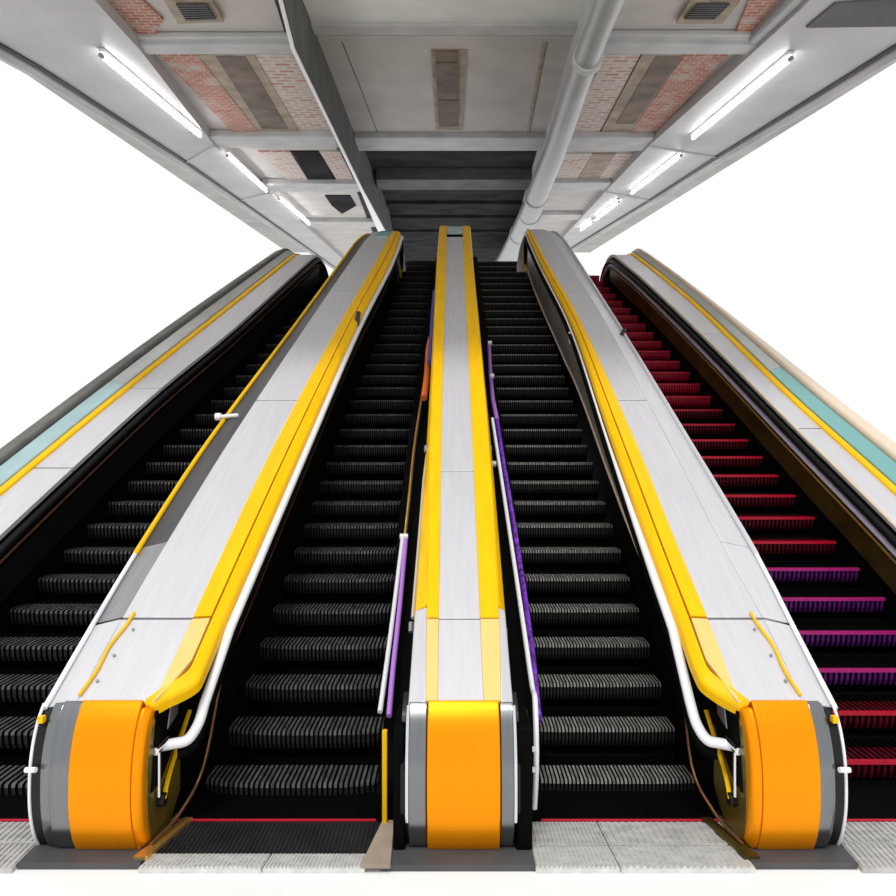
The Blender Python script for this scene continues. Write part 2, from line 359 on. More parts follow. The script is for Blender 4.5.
# ---------------------------------------------------------------- ceiling: a soffit that climbs away at ten degrees
ZC = 6.6
def CP(x, y, off=0.0):
    A = F*(H-(ZC+off)); Y = A/(y-322.0)
    return Vector(((x-CX)*Y/F, Y, ZC+off+T10*Y))
def slab(bm, pts, lo, hi, ref=None):
    """plate seen from below: outline on the ceiling plane, from lo up to hi"""
    base = [CP(x, y, lo if ref is None else ref) for x, y in pts]
    if ref is not None: base = [p+Vector((0, 0, lo-ref)) for p in base]
    return loft(bm, [[p for p in base], [p+Vector((0, 0, hi-lo)) for p in base]])
ceil_o = None
bm = bmesh.new()
Lw = [CP(-60, -40), CP(318, 256)]
slab(bm, [(-360, -60), (1300, -60), (590, 270), (288, 270)], 1.35, 1.6, ref=0)
ceil_o = build('ceiling', bm, M['ceil']); tag(ceil_o, kind='structure'); ceil_o['wo'] = (0, 0, 0)
def cpart(name, pts, lo, hi, m, ref=None, bevel=0, label=None):
    bm = bmesh.new(); slab(bm, pts, lo, hi, ref); o = build(name, bm, m, None, bevel=bevel); o.parent = ceil_o
    if label: o['label'] = label
    return o
# --- middle bays
cpart('ceiling_panel', [(276, -40), (600, -40), (575, 30), (297, 30)], .95, 1.1, M['palepanel'], label='pale panel at the top of the frame')
cpart('ceiling_panel', [(300, 36), (590, 36), (552, 140), (345, 140)], .95, 1.1, M['ceilp'])
cpart('ceiling_panel', [(350, 146), (552, 146), (532, 180), (364, 180)], 1.25, 1.35, M['dark'], label='ceiling panel coloured dark for deep shade')
cpart('ceiling_panel', [(360, 184), (545, 184), (506, 270), (390, 270)], 1.25, 1.35, M['dark'], label='ceiling panel coloured dark for deep shade')
cpart('crossbeam', [(297, 26), (595, 26), (592, 36), (302, 36)], .88, 1.0, M['beam'], bevel=.03)
cpart('crossbeam', [(354, 138), (560, 138), (557, 151), (357, 151)], .80, 1.3, M['beam'], bevel=.03)
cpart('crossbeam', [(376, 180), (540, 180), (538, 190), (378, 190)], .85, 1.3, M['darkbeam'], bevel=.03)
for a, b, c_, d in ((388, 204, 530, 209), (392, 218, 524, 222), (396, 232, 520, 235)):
    cpart('crossbeam', [(a, b), (c_, b), (c_, d), (a, d)], 1.1, 1.3, M['dark'])  # far beams take the painted shade colour too
# --- girders either side of the middle bays (their inner faces show as the dark band)
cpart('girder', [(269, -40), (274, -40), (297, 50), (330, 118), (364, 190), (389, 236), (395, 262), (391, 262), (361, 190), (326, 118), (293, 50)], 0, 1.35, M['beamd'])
cpart('girder_flange', [(268, -40), (272, -40), (295, 50), (328, 118), (363, 190), (388, 236), (394, 262), (391, 262), (360, 190), (325, 118), (291, 50)], -.03, .0, M['white'])
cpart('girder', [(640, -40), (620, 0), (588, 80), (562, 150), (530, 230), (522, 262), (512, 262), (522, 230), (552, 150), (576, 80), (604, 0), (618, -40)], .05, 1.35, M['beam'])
# --- side bays left
cpart('ceiling_panel', [(20, -50), (262, -40), (290, 50), (356, 190), (384, 262), (318, 262), (150, 60)], .22, .34, M['ceilp'])
cpart('crossbeam', [(118, 38), (289, 38), (294, 47), (122, 47)], .12, .22, M['beam'], bevel=.03)
cpart('crossbeam', [(128, 46), (293, 46), (296, 55), (140, 55)], .05, .22, M['beam'], bevel=.03)
cpart('crossbeam', [(205, 137), (335, 137), (339, 148), (214, 148)], .05, .22, M['beam'], bevel=.03)
cpart('crossbeam', [(262, 184), (360, 184), (364, 192), (268, 192)], .05, .22, M['beam'], bevel=.03)
cpart('crossbeam', [(300, 222), (378, 222), (381, 227), (304, 227)], .05, .22, M['beam'], bevel=.02)
cpart('brick_panel', [(98, -6), (135, -6), (163, 20), (150, 42), (140, 42)], .18, .25, M['bricks'])
cpart('brick_panel', [(158, 55), (197, 55), (259, 133), (247, 143), (232, 132)], .17, .25, M['bricks'])
cpart('brick_panel', [(254, 55), (293, 55), (334, 134), (298, 134)], .19, .25, M['brickwhite'], label='whitewashed panel streaked with red brick')
cpart('brown_panel', [(197, 55), (254, 55), (300, 132), (258, 132)], .18, .25, M['tan'])
cpart('brown_panel', [(216, 57), (245, 57), (288, 129), (262, 129)], .17, .19, M['brown'], label='brown sunken panel')
cpart('brick_panel', [(258, 152), (292, 152), (312, 182), (290, 182)], .18, .25, M['brickwhite'])
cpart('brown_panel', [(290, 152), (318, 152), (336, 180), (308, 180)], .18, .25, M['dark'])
cpart('brick_panel', [(320, 152), (340, 152), (355, 182), (338, 182)], .18, .25, M['brickwhite'])
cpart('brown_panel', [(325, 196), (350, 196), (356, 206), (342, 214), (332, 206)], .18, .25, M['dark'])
# --- side bays right
cpart('ceiling_panel', [(905, -50), (640, -45), (604, 50), (540, 190), (522, 262), (566, 262), (745, 60)], .22, .34, M['ceilp'])
cpart('crossbeam', [(604, 36), (752, 36), (757, 46), (600, 46)], .12, .22, M['beam'], bevel=.03)
cpart('crossbeam', [(600, 46), (762, 46), (752, 55), (596, 55)], .05, .22, M['beam'], bevel=.03)
cpart('crossbeam', [(566, 138), (655, 138), (646, 151), (560, 151)], .05, .22, M['beam'], bevel=.03)
cpart('crossbeam', [(548, 183), (612, 183), (606, 190), (545, 190)], .05, .22, M['beam'], bevel=.03)
cpart('crossbeam', [(538, 215), (585, 215), (582, 220), (535, 220)], .05, .22, M['beam'], bevel=.02)
cpart('brick_panel', [(752, -6), (790, -6), (762, 30), (752, 40), (736, 32)], .18, .25, M['bricks'])
cpart('brick_panel', [(685, 55), (728, 55), (648, 143), (630, 133)], .17, .25, M['bricks'])
cpart('brick_panel', [(604, 55), (640, 55), (598, 134), (566, 134)], .19, .25, M['brickwhite'], label='whitewashed panel streaked with red brick')
cpart('brown_panel', [(642, 55), (688, 55), (632, 134), (600, 134)], .18, .25, M['tan'])
cpart('brown_panel', [(656, 57), (682, 57), (634, 124), (616, 124)], .17, .19, M['brown'], label='brown sunken panel')
cpart('brick_panel', [(562, 154), (592, 154), (576, 182), (550, 182)], .18, .25, M['brickwhite'])
cpart('brown_panel', [(592, 154), (616, 154), (598, 180), (578, 180)], .18, .25, M['tan'])
cpart('brick_panel', [(616, 154), (636, 154), (612, 182), (598, 180)], .18, .25, M['brickwhite'])
cpart('duct_cover', [(830, -30), (842, -10), (758, 46), (748, 44), (800, -10)], .05, .4, M['pipe'], bevel=.05)
cpart('ceiling_panel', [(835, 4), (960, -6), (940, 26), (806, 28)], -.03, .02, M['beamd'], label='dark grey flush panel')
# --- soffit shelves that carry the tubes, with a hanging outer fascia
LE = [(-200, -70), (-40, 25), (0, 45), (40, 68), (180, 158), (240, 200), (336, 268)]
LI = [(346, 262), (268, 192), (214, 145), (140, 50), (105, 12), (50, -50)]
cpart('soffit_shelf', LE+LI, 0, .24, M['shelf'])
RE = [(1100, -70), (950, 20), (896, 46), (835, 84), (715, 158), (650, 200), (545, 264)]
RI = [(540, 262), (607, 190), (650, 145), (756, 50), (800, 10), (860, -50)]
cpart('soffit_shelf', RE+RI, 0, .24, M['shelf'])
for ed, s in ((LE, 1), (RE, -1)):
    bm = bmesh.new(); rings = []
    for x, y in ed:
        p = CP(x, y); rings.append([p, p+Vector((-s*.10, 0, 0)), p+Vector((-s*.16, 0, -.13)), p+Vector((-s*.08, 0, -.13))])
    loft(bm, rings); o = build('fascia', bm, M['shelf']); o.parent = ceil_o
    bm = bmesh.new(); tube(bm, [CP(x, y, -.02) for x, y in ed], .035, 8); o = build('edge_cable', bm, M['soot'], smooth=True); o.parent = ceil_o
# joints across the shelves
for a, b in (((214, 146), (186, 162)), ((268, 193), (240, 200)), ((648, 146), (716, 157)), ((607, 192), (650, 200))):
    bm = bmesh.new(); tube(bm, [CP(*a, -.01), CP(*b, -.01)], .03, 8); o = build('shelf_joint', bm, M['beam'], smooth=True); o.parent = ceil_o
# panel seams of the middle bay
for pts, r, m in (([(342, 42), (362, 92), (378, 134)], .012, 'soot'), ([(545, 42), (536, 90), (528, 134)], .05, 'tan')):
    bm = bmesh.new(); tube(bm, [CP(x, y, .945) for x, y in pts], r, 6, .3); o = build('panel_seam', bm, M[m]); o.parent = ceil_o

# fluorescent lights
LG = 'fluorescent lights along the soffits'
TL = [((103, 57), (200, 136), 'long fluorescent tube on the left soffit, nearest and longest on that side'),
      ((228, 156), (266, 191), 'middle one of the three fluorescent tubes on the left soffit'),
      ((280, 199), (309, 224), 'farthest and smallest fluorescent tube on the left soffit, above the top of the left escalator'),
      ((789, 60), (693, 138), 'long fluorescent tube on the right soffit, nearest and longest on that side'),
      ((680, 156), (632, 193), 'second fluorescent tube from the front on the right soffit'),
      ((618, 202), (597, 219), 'third fluorescent tube from the front on the right soffit, short'),
      ((592, 222), (581, 230), 'farthest and shortest fluorescent tube on the right soffit')]
for a, b, lab in TL:
    p, q = CP(*a, -.11), CP(*b, -.11)
    t = empty('fluorescent_light', tuple((p+q)/2), lab, 'ceiling light', LG)
    bm = bmesh.new(); tube(bm, [p, q], .034, 12); build('tube', bm, M['tube'], t, smooth=True)
    bm = bmesh.new(); sx = Vector((.05, 0, 0)); u = Vector((0, 0, .1)); e = (q-p).normalized()*.08
    loft(bm, [[c_-sx+u*.98, c_+sx+u*.98, c_+sx*.6+u*.6, c_-sx*.6+u*.6] for c_ in (p-e, q+e)]); build('housing', bm, M['white'], t)
    for c_, e_ in ((p, -e), (q, e)):
        bm = bmesh.new(); tube(bm, [c_+e_*.1, c_+e_], .036, 10); build('end_cap', bm, M['satin'], t)

# vents in the soffit
def vent(outer_, inner_, off, lab, n=7):
    cc = sum((CP(x, y, off) for x, y in outer_), Vector((0, 0, 0)))/4
    t = empty('ceiling_vent', tuple(cc), lab, 'vent')
    bm = bmesh.new(); slab(bm, outer_, off-.02, off+.02); build('frame', bm, M['tan'], t)
    bm = bmesh.new(); slab(bm, inner_, off-.05, off-.01); g = build('grille', bm, M['brown'], t)
    for i in range(n):
        f0, f1 = (i+.3)/n, (i+.7)/n
        lerp = lambda a, b, f: (a[0]+(b[0]-a[0])*f, a[1]+(b[1]-a[1])*f)
        a, b, c_, d = inner_
        bm = bmesh.new(); slab(bm, [lerp(a, d, f0), lerp(b, c_, f0), lerp(b, c_, f1), lerp(a, d, f1)], off-.07, off-.045); build('slat', bm, M['brown'] if n < 3 else M['darksteel'], t)
vent([(431, 50), (467, 50), (463, 130), (436, 130)], [(435, 52), (458, 52), (458, 127), (439, 127)], .95, 'narrow dark slot vent in tan frame on the pale middle panel', 2)
vent([(165, 2), (212, 2), (224, 22), (178, 24)], [(176, 5), (206, 5), (216, 20), (186, 21)], .17, 'small brown louvre at the top left, before the first left crossbeam')
vent([(690, 2), (740, 2), (722, 24), (676, 24)], [(698, 5), (730, 5), (714, 20), (684, 20)], .17, 'small brown louvre at the top right, beside the brick by the duct')

# the big pipe
pc = [(628, -50), (609, 0), (590, 50), (572, 100), (555, 150), (539, 190), (529, 215), (508, 258), (500, 270)]
pl = smoothpts([tuple(CP(x, y, -.25)) for x, y in pc], 3)
t = empty('ceiling_pipe', pl[0], 'long thick grey pipe running away under the middle of the ceiling', 'pipe')
bm = bmesh.new(); tube(bm, pl, [.17+.012*max(0, p[1]-9) for p in pl], 20); build('pipe_run', bm, M['pipe'], t, smooth=True)
for x, y in ((588, 58), (536, 197), (530, 214), (520, 234)):
    p = CP(x, y, -.25); d = (CP(x-3, y+8, -.25)-p).normalized()*.10; r = .20+.012*max(0, p.y-9)
    bm = bmesh.new(); tube(bm, [p-d, p+d], r, 20); build('coupling', bm, M['beam'], t)
bm = bmesh.new(); tube(bm, [CP(x, y, -.05) for x, y in ((600, 60), (590, 80), (581, 102))], .05, 8); build('conduit', bm, M['beamd'], t, smooth=True)

# ---------------------------------------------------------------- steps
def step_mesh(name, mats, pitch_n, bow=.08, solid=False):
    """unit-wide step (X 0..1): ridged tread and curved ridged riser, nosing at the origin"""
    prof = [(.42, 0, 0, 1, 0), (.235, 0, 0, 1, 0), (.03, 0, 0, 1, 0), (.006, -.006, -.7, .7, 1), (0, -.03, -1, 0, 1), (.008, -.10, -1, 0, 1), (.028, -.145, -1, 0, 2), (.06, -.19, -.9, .3, 2), (.10, -.262, -.9, .3, 2)]
    bm = bmesh.new(); cols = []
    for i in range(pitch_n):
        a = i/pitch_n; wd = 1.0/pitch_n
        cols += [(a+.02*wd, 0, 0), (a+.55*wd, 0, 1), (a+.60*wd, 1, 2), (a+.97*wd, 1, 3)]
    cols.append((1.0, 0, 0))
    g = .014; grid = []
    for (u, dn, k) in cols:
        bw = -bow*(1-(2*u-1)**4)
        row = []
        for j, (y, z, ny, nz, zone) in enumerate(prof):
            yy = y+(bw if j > 1 else 0)
            dn_ = 0 if solid and j in (2, 3, 4) else dn
            row.append(bm.verts.new((u, yy-ny*g*dn_, z-nz*g*dn_)))
        grid.append(row)
    for i in range(len(cols)-1):
        for j in range(len(prof)-1):
            f = bm.faces.new((grid[i][j], grid[i+1][j], grid[i+1][j+1], grid[i][j+1]))
            top = cols[i][1] == 0 and cols[i+1][1] == 0
            if solid and 1 < j < 4: top = True
            f.material_index = 3 if j == 0 else (3 if j > 5 else 2) if (not top or j > 5) else (0 if j < 2 else (4 if j < 4 else 1))  # lower riser darkened in colour, standing in for shade near the tread
    # back plate closing the solid
    bmesh.ops.recalc_face_normals(bm, faces=bm.faces)
    me = bpy.data.meshes.new(name); bm.to_mesh(me); bm.free()
    for m in mats: me.materials.append(m)
    return me
SB = step_mesh('step', [M['cleat'], M['riser'], M['groove'], M['black'], M['cleat']], 34)
SB2 = step_mesh('step', [M['cleat2'], M['riser'], M['groove'], M['black'], M['cleat2']], 40, .015)
SR = step_mesh('step', [M['crimsondark'], M['crimsondark'], M['groove'], M['black'], M['crimson']], 36, .01, True)
SRT = step_mesh('step', [M['crimson'], M['crimson'], M['crimsondark'], M['crimsondark'], M['crimson']], 36, .01, True)
SM = step_mesh('step', [M['black'], M['violetdark'], M['groove'], M['black'], M['magenta']], 36, .01, True)

def escalator(lab, xl, xr, mesh_for, plates, n0=0, YTOP=YTOP, ph=0.0):
    t = empty('escalator', ((xl(5)+xr(5))/2, 4.42, 0), lab, 'escalator')
    k = 0
    while 5.4+.4*k+ph <= YTOP+.01:
        y = 5.4+.4*k+ph; z = .1+.4*T30*k+ph*T30
        if k >= n0:
            o = bpy.data.objects.new('step', mesh_for(k)); C.objects.link(o); o.parent = t
            o.location = Vector((xl(y), y, z))-Vector(t.location); o.scale = (xr(y)-xl(y), 1, 1)
        k += 1
    zt = .1+.4*T30*(k-1)+ph*T30
    y1 = 5.4+.4*(k-1)+ph
    bm = bmesh.new(); box(bm, xl(y1), xr(y1), y1+.42, y1+5, zt-.2, zt-.005); build('upper_landing_plate', bm, M['black'], t)
    # truss under the steps
    bm = bmesh.new(); rings = []
    for i in range(14):
        y = 5.63+i*(y1-5.63)/13; zz = zstep(y); rings.append([(xl(y), y, zz-.26), (xr(y), y, zz-.26), (xr(y), y, max(-.02, zz-.9)), (xl(y), y, max(-.02, zz-.9))])
    loft(bm, rings); build('truss', bm, M['black'], t)
    # bottom plates
    bm = bmesh.new(); box(bm, xl(5), xr(5), 4.99, 5.62, -.02, .012); build('flat_step', bm, M['black'], t)
    bm = bmesh.new(); box(bm, xl(5), xr(5), 4.978, 4.990, .0, .012); build('red_line', bm, M['red'], t)
    for (x0, x1, x2, x3, y0, ya, m, nm, nr) in plates:      # ridged plates: x0,x1 at the front, x2,x3 at the back
        bm = bmesh.new()
        loft(bm, [[(x0, y0, z), (x1, y0, z), (x3, ya, z), (x2, ya, z)] for z in (-.028, .0)])
        o = build(nm, bm, M[m], t)
        bm = bmesh.new()
        for i in range(nr):
            f = (i+.25)/nr; g = (i+.72)/nr
            a0, a1 = x0+(x1-x0)*f, x0+(x1-x0)*g; b0, b1 = x2+(x3-x2)*f, x2+(x3-x2)*g
            loft(bm, [[(a0, y0+.01, z), (a1, y0+.01, z), (b1, ya-.01, z), (b0, ya-.01, z)] for z in (.0, .008)])
        r = build('ridges', bm, M[m], t); r.parent = o
    return t

in1 = crv([(5, -4.55), (6.5, -4.42), (8, -4.25), (9.7, -4.02), (11.7, -3.64), (14.7, -3.20), (16, -3.02), (17.5, -2.85)])
in5 = crv([(5, 4.42), (7, 4.32), (8.7, 4.18), (11.5, 3.97), (14, 3.72), (16, 3.45), (17.5, 3.35)])
sk3l = crv([(5, -.55), (5.4, -.55), (8.1, -.62), (12, -.58), (17.4, -.46)])
sk3r = crv([(5, .60), (5.4, .62), (7, .68), (9, .66), (12, .60), (17.4, .53)])
w2 = lambda y: yel2(y)-.12
w4 = lambda y: yel4(y)+.12
fl = 4.42
escalator('black escalator furthest left, partly out of frame', lambda y: in1(y)+.01, lambda y: out2(y)-.01, lambda k: SB,
          [(-4.4, -3.62, -4.5, -3.62, fl, 4.70, 'stone', 'floor_plate', 24), (-3.6, -2.74, -3.6, -2.75, fl, 4.70, 'stone', 'floor_plate', 24),
           (-4.5, -3.62, -4.5, -3.62, 4.71, 4.97, 'stone', 'floor_plate', 20), (-3.6, -2.74, -3.6, -2.74, 4.71, 4.97, 'stone', 'floor_plate', 20)])
escalator('black escalator just left of the central balustrade, with bulging steps and a dark entry plate', lambda y: max(w2(y)+.01 if y > 5.55 else -9, -1.88+.0*y) if y > 5.2 else -1.96, lambda y: sk3l(y), lambda k: SB,
          [(-1.96, -1.20, -1.93, -1.18, fl, 4.58, 'comb', 'comb_plate', 26), (-1.19, -.56, -1.17, -.55, fl, 4.58, 'comb', 'comb_plate', 26),
           (-1.95, -.52, -1.95, -.52, 4.585, 4.97, 'combdark', 'entry_plate', 50)])
escalator('black escalator just right of the central balustrade, with pale tiled entry plates', lambda y: sk3r(y), lambda y: min(w4(y)-.01 if y > 5.55 else 9, 1.82) if y > 5.2 else 1.86, lambda k: SB2,
          [(.50, 1.02, .50, 1.00, fl, 4.67, 'comb', 'floor_plate', 18), (1.03, 1.86, 1.01, 1.86, fl, 4.67, 'comb', 'floor_plate', 20),
           (.50, 1.00, .50, .98, 4.68, 4.97, 'stone', 'floor_plate', 18), (1.01, 1.86, .99, 1.86, 4.68, 4.97, 'stone', 'floor_plate', 18)])
def redmesh(k):
    if k <= 1: return SR
    if k <= 5: return SM
    if k >= 14: return SRT
    return SR
escalator('red-edged escalator on the right, crimson and violet step edges', lambda y: out4(y)+.01, lambda y: in5(y)-.01, redmesh,
          [(2.52, 3.4, 2.54, 3.4, fl, 4.70, 'stone', 'floor_plate', 24), (3.42, 4.3, 3.42, 4.3, fl, 4.70, 'stone', 'floor_plate', 24),
           (2.54, 3.4, 2.54, 3.4, 4.71, 4.97, 'stone', 'floor_plate', 20), (3.42, 4.3, 3.42, 4.3, 4.71, 4.97, 'stone', 'floor_plate', 20)], YTOP=17.1, ph=.14)

# ---------------------------------------------------------------- the two wide balustrades
t2, P2, W2 = side_balustrade(1, 'wide balustrade left of centre, dark grey band along its left, orange newel', out2, rid2, dek2, yel2, (-2.72, -2.45, -1.985), 15.9)
t4, P4, W4 = side_balustrade(-1, 'wide balustrade beside the red-edged escalator, ending in an orange newel', out4, rid4, dek4, yel4, (2.50, 2.316, 1.88), 16.1)
for tt, x, y, z, m in ((t2, 0, 0, 0, 0),):
    pass
bm = bmesh.new(); y_ = 8.25; tube(bm, [(out2(y_)-.06, y_, ZD+T30*y_-.0), (out2(y_)+.16, y_, ZD+T30*y_+.02)], .022, 8); build('bracket', bm, M['white'], t2, smooth=True)
bm = bmesh.new(); tube(bm, [(out2(y_)-.10, y_, ZD+T30*y_-.0), (out2(y_)-.04, y_, ZD+T30*y_)], .045, 10); build('bracket_knob', bm, M['white'], t2, smooth=True)
bm = bmesh.new(); y_ = 11.0; tube(bm, [(yel2(y_)-.02, y_, ZD+T30*y_-.12), (yel2(y_)-.0, y_+.1, ZD+T30*y_+.16)], .04, 8); build('clip', bm, M['soot'], t2)
bm = bmesh.new(); y_ = 10.9; tube(bm, [(yel4(y_)-.03, y_, ZD+T30*y_-.30), (yel4(y_)-.03, y_+.05, ZD+T30*y_-.12)], .032, 8); build('clip', bm, M['white'], t4, smooth=True)
bm = bmesh.new(); y_ = 10.6; tube(bm, [(out4(y_)-.04, y_, ZD+T30*y_-.05), (out4(y_)+.02, y_+.06, ZD+T30*y_+.05)], .032, 8); build('clip', bm, M['soot'], t4)

# ---------------------------------------------------------------- the central balustrade
t = empty('escalator_balustrade', (.04, 4.545, 0), 'narrow central balustrade, steel deck between two yellow strips', 'balustrade')
YE = 16.4; P = path_top(ZD, YE, .5)
L3 = crv([(4.7, -.31), (8, -.31), (13.9, -.36), (16.5, -.36)]); R3 = crv([(4.7, .385), (8, .39), (13.9, .36), (16.5, .36)])
DL = crv([(4.7, -.115), (8, -.15), (13.9, -.175), (16.5, -.185)]); DR = crv([(4.7, .19), (8, .19), (13.9, .175), (16.5, .18)])
YL = crv([(4.7, -.19), (5.3, -.21), (8, -.27), (13.9, -.34), (16.5, -.34)]); YR = crv([(4.7, .30), (5.3, .33), (8, .365), (13.9, .34), (16.5, .34)])
bm = bmesh.new(); body(bm, P, lambda y: L3(y)+.01, lambda y: R3(y)-.01, .06, zbase); build('side_panel', bm, M['black'], t)
for a, b in ((4.72, 5.38), (5.39, 7.2), (7.21, 10.2)):
    bm = bmesh.new(); strip(bm, seg(P, a, b, ZD), DL, DR, .01, .01, .05); build('deck_panel', bm, M['steel'], t, bevel=.004)
bm = bmesh.new(); strip(bm, [(10.21, ZD+T30*10.21)]+[q for q in P if 10.3 < q[0] < YE-.6], DL, DR, .01, .01, .05); build('deck_panel', bm, M['steel'], t, bevel=.004)
bm = bmesh.new(); strip(bm, [q for q in P if q[0] > YE-.75], DL, DR, .012, .012, .05); build('glass_cap', bm, M['blueglass'], t, bevel=.004)
for (yf, df, ef, s) in ((YL, DL, L3, -1), (YR, DR, R3, 1)):
    bm = bmesh.new(); strip(bm, seg(P, 4.72, 5.38, ZD), df, yf, .02, .02, .05); build('yellow_strip', bm, M['paleyellow'], t, bevel=.005)['label'] = 'pale yellow strip'
    bm = bmesh.new(); strip(bm, [(5.39, ZD+T30*5.39)]+[q for q in P if q[0] > 5.45], df, yf, .022, .022, .05); build('yellow_strip', bm, M['yellow'], t, bevel=.006)
    bm = bmesh.new(); strip(bm, seg(P, 4.72, 5.5, ZD), yf, ef, .012, -.03, .06); build('edge_strip', bm, M['steel'], t, bevel=.01)
    bm = bmesh.new(); strip(bm, [(5.51, ZD+T30*5.51)]+[q for q in P if q[0] > 5.6], yf, ef, .018, -.05, .10); build('edge_strip', bm, M['yellow'], t, bevel=.015)
NP = FRONT+[(4.725, .925)]
bm = bmesh.new(); prism_x(bm, [(y+.05, z-(.05 if z > .8 else 0)) for y, z in FRONT]+[(4.9, .93), (4.9, 0)], -.35, .42); build('newel_core', bm, M['blackgloss'], t)
for a, b in ((-.30, -.182), (.292, .38)):
    bm = bmesh.new(); strip(bm, NP, K(a), K(b), .0, .0, .05); build('newel_cover', bm, M['newelsteel'], t, bevel=.008)
bm = bmesh.new(); strip(bm, NP, K(-.178), K(.288), .02, .02, .06); build('newel_band', bm, M['orange'], t, bevel=.008)
for x in (-.307, .387):
    bm = bmesh.new(); tube(bm, [(x, y, z) for y, z in FRONT if z > .2], .012, 8); build('newel_edge', bm, M['chrome'], t, smooth=True)
for xa, xb in ((.39, .50), (-.40, -.32)):
    bm = bmesh.new(); box(bm, xa, xb, 4.60, 4.98, 0, .80); build('newel_side', bm, M['black'], t, bevel=.02)
bm = bmesh.new(); box(bm, -.46, .50, 4.44, 4.9, -.03, .012); build('base_plinth', bm, M['plinth'], t)
# low skirts beside the steps
for (a, b) in ((sk3l, L3), (R3, sk3r)):
    bm = bmesh.new(); rings = []
    for i in range(40):
        y = 4.98+i*(17.3-4.98)/39; zt = zstep(y)+.26 if y > 5.4 else .20+(.36-.20)*(y-4.98)/.42
        zt = max(.2, zt); rings.append([(a(y), y, zt), (b(y), y, zt), (b(y), y, zbase(y)), (a(y), y, zbase(y))])
    loft(bm, rings); build('skirt', bm, M['black'], t)
def skp(x, y, A=3766.):      # a point on the skirt-top plane
    Y = A/(y-35.0); return ((x-CX)*Y/F, Y, H-(y-448)*Y/F)
# right side: white handrail dropping at the newel, purple strip
hp = [skp(534, 806, 3560), skp(536, 775, 3560), skp(536.5, 740, 3590), skp(535, 715, 3600)]
Yh = 5.0
hp = [(.55, 4.96, .10), (.56, 4.94, .35), (.565, 4.98, .60), (.575, 5.15, .80)]+[(crv([(5.3, .58), (6.5, .55), (9.3, .47)])(y), y, -2.42+.14+T30*y) for y in (5.35, 5.8, 6.4, 7, 7.8, 8.6, 9.1)]
bm = bmesh.new(); tube(bm, smoothpts(hp, 4), .020, 10); build('handrail', bm, M['white'], t, smooth=True)
bm = bmesh.new(); tube(bm, [skp(x, y, 3700) for x, y in ((539, 722), (533, 660), (524, 590), (514, 525), (503, 460), (497, 420))], .026, 8)
build('light_strip', bm, M['purple'], t, smooth=True)['label'] = 'purple strip mottled with violet'
bm = bmesh.new(); tube(bm, [skp(x, y, 3700) for x, y in ((497, 420), (493, 400), (490.5, 375), (489, 345))], .030, 8); build('light_strip', bm, M['violet'], t, smooth=True)
for x, y in ((490, 376), (488, 343), (491, 464)):
    bm = bmesh.new(); p = Vector(skp(x, y, 3560)); tube(bm, [p, p+Vector((.06, 0, 0))], .035, 8); build('bracket', bm, M['white'], t)
for zz in (.56, .42):
    bm = bmesh.new(); tube(bm, [(.51, 4.86, zz), (.535, 4.84, zz)], .018, 10); build('bolt', bm, M['white'], t)
# left side: pale and violet rods, yellow post, cables
bm = bmesh.new(); tube(bm, [skp(x, y, 3640) for x, y in ((380, 712), (387, 662), (395, 600), (402.5, 538))], .020, 10); build('rod', bm, M['white'], t, smooth=True)
bm = bmesh.new(); tube(bm, [skp(x, y, 3640) for x, y in ((389, 716), (393, 670), (400, 605), (406, 540))], .022, 10); build('rod', bm, M['violet'], t, smooth=True)['label'] = 'violet rod'
bm = bmesh.new(); tube(bm, [skp(x, y, 3640) for x, y in ((400, 537), (408, 537))], .035, 10); build('rod_bracket', bm, M['white'], t)
bm = bmesh.new(); tube(bm, smoothpts([skp(x, y, 3640) for x, y in ((405, 536), (409, 500), (414, 450), (419, 415), (424, 385))], 3), .018, 8); build('cable', bm, M['gold'], t, smooth=True)
bm = bmesh.new(); tube(bm, smoothpts([skp(x, y, 3500) for x, y in ((424, 398), (427, 375), (428.5, 350), (431, 338))], 3), .045, 8); build('cable', bm, M['orangecable'], t, smooth=True)
bm = bmesh.new(); tube(bm, smoothpts([skp(x, y, 3420) for x, y in ((430, 362), (432, 340), (433, 318), (435, 292))], 3), .045, 8); build('cable', bm, M['bluecable'], t, smooth=True)
bm = bmesh.new(); tube(bm, [skp(x, y, 3500) for x, y in ((413, 618), (419, 545), (424, 480), (427, 455))], .018, 8); build('pipe', bm, M['cream'], t, smooth=True)
bm = bmesh.new(); box(bm, -.50, -.465, 4.90, 4.94, 0.02, .66); build('yellow_post', bm, M['yellow'], t, bevel=.006)
bm = bmesh.new(); loft(bm, [[(-.58, 4.42, z), (-.40, 4.42, z), (-.42, 4.94, z), (-.50, 4.94, z)] for z in (0.0, .03)]); build('floor_trim', bm, M['tan'], t)
for x, y, A in ((411, 632, 3300), (505, 638, 3300), (426, 452, 3200), (490, 452, 3200)):
    bm = bmesh.new(); p = Vector(skp(x, y, A)); tube(bm, [p, p+Vector((0, .05, .06))], .022, 8); build('clip', bm, M['satin'], t)

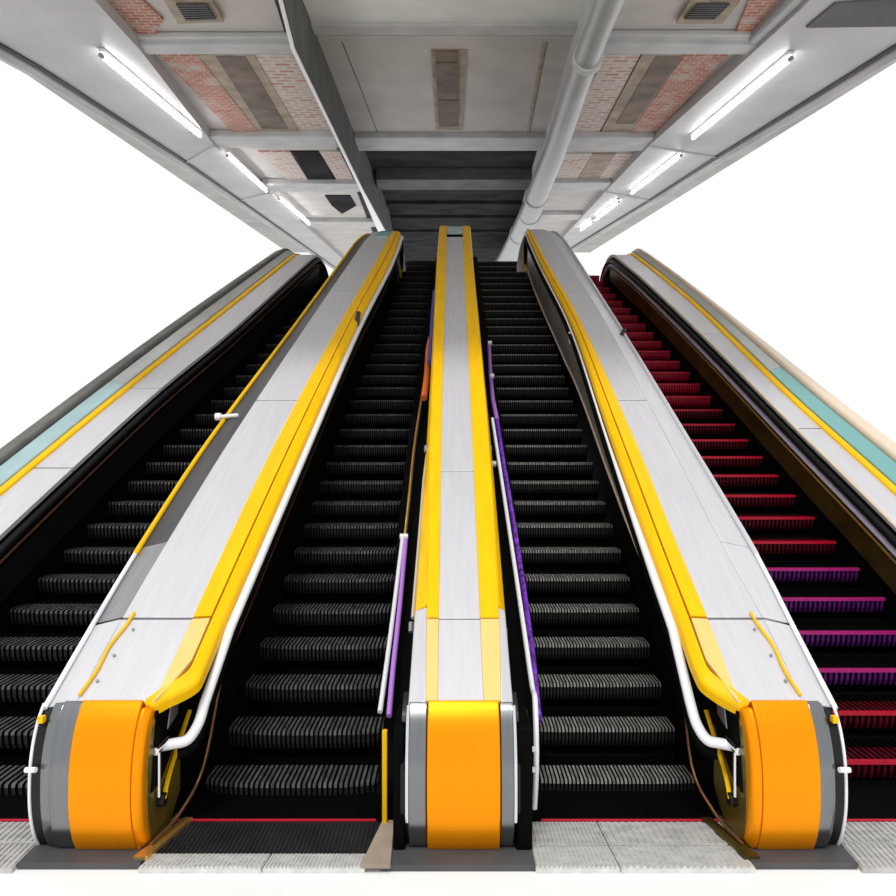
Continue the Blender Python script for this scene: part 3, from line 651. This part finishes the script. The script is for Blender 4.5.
# ---------------------------------------------------------------- the two outer balustrades
def outer_balustrade(s, lab, inner, yelf, outf, m_out, m_mid):
    t = empty('escalator_balustrade', (inner(6), 5.0, 0), lab, 'balustrade')
    YE = 15.6; P = path_top(ZO, YE, .7, y0=5.0)
    bm = bmesh.new(); body(bm, P, inner, outf, .05, zbase); build('side_panel', bm, M['black'], t)
    y1, y2 = (7.95, 9.75) if s < 0 else (8.75, 11.5)
    prev = 5.0
    for b in (y1, y2):
        bm = bmesh.new(); strip(bm, seg(P, prev, b, ZO), inner, lambda y: yelf(y)-s*.03, .01, .01, .05); build('deck_panel', bm, M['steel'], t, bevel=.004); prev = b+.02
    bm = bmesh.new(); strip(bm, [(prev, ZO+T30*prev)]+[q for q in P if q[0] > prev+.1], inner, lambda y: yelf(y)-s*.03, .01, .01, .05); build('deck_panel', bm, M['steel'], t, bevel=.004)
    a = lambda y: yelf(y)-s*.04; b = lambda y: yelf(y)+s*.05
    bm = bmesh.new(); strip(bm, P, a, b, .04, .04, .08); build('yellow_strip', bm, M['yellow'], t, bevel=.015)
    c1 = lambda y: yelf(y)+s*.06; c2 = lambda y: yelf(y)*.52+outf(y)*.48
    yq = 10.2 if s > 0 else 9.8
    bm = bmesh.new(); strip(bm, seg(P, 5.0, yq, ZO), c1, c2, .05, .10, .08); build('glass_strip', bm, m_mid, t, bevel=.01)
    bm = bmesh.new(); strip(bm, [(yq+.01, ZO+T30*(yq+.01))]+[q for q in P if q[0] > yq+.1], c1, c2, .05, .10, .08); build('pale_strip', bm, M['palestrip'], t, bevel=.01)
    bm = bmesh.new(); strip(bm, P, lambda y: c2(y)+s*.01, outf, .16, .10, .16); build('outer_rail', bm, m_out, t, bevel=.04)
    # inner wall: dark rail under the deck edge, skirt trims
    inn = lambda y: inner(y)-s*.0
    bm = bmesh.new(); tube(bm, [(inner(y)-s*.02, y, z-.12) for y, z in P[:-2]], .045, 10); build('handrail', bm, M['blackgloss'], t, smooth=True)
    bm = bmesh.new(); tube(bm, [(inner(y)-s*.03, y, z-.22) for y, z in P[:-2]], .014 if s < 0 else .030, 8); build('rail_trim', bm, M['copper'] if s < 0 else M['lilac'], t, smooth=True)
    bm = bmesh.new(); wallstrip(bm, inner, 5.0, YE+.3, -.64, -.30, -s*.012, ZO); build('skirt', bm, M['blackgloss'] if s < 0 else M['olived'], t)
    if s > 0:
        bm = bmesh.new(); tube(bm, [(inner(y)-s*.04, y, z-.30) for y, z in P[:-2]], .014, 8); build('skirt_trim', bm, M['gold'], t, smooth=True)
        bm = bmesh.new(); tube(bm, [(inner(y)+s*.01, y, z+.0) for y, z in P], .02, 8); build('rail_trim', bm, M['cream'], t, smooth=True)
    return t
yel1 = crv([(5, -5.05), (7.5, -4.78), (9.9, -4.44), (12.5, -4.02), (15.9, -3.47), (16.6, -3.40)])
o1 = crv([(5, -5.6), (8.2, -5.20), (11, -4.78), (14.5, -4.15), (16.6, -3.75)])
yel5 = crv([(5, 4.80), (7.5, 4.64), (9.45, 4.46), (12.5, 4.30), (14.5, 4.08), (16, 3.85), (16.6, 3.75)])
o5 = crv([(5, 5.5), (7.9, 5.15), (10, 4.90), (12.5, 4.62), (14.5, 4.35), (16.6, 3.98)])
outer_balustrade(-1, 'outermost left balustrade with thin yellow line and dark grey outer rail', in1, yel1, o1, M['greyrail'], M['blueglass'])
outer_balustrade(1, 'outermost right balustrade beyond the red steps, teal strip beside a thin yellow line', in5, yel5, o5, M['cream'], M['teal'])
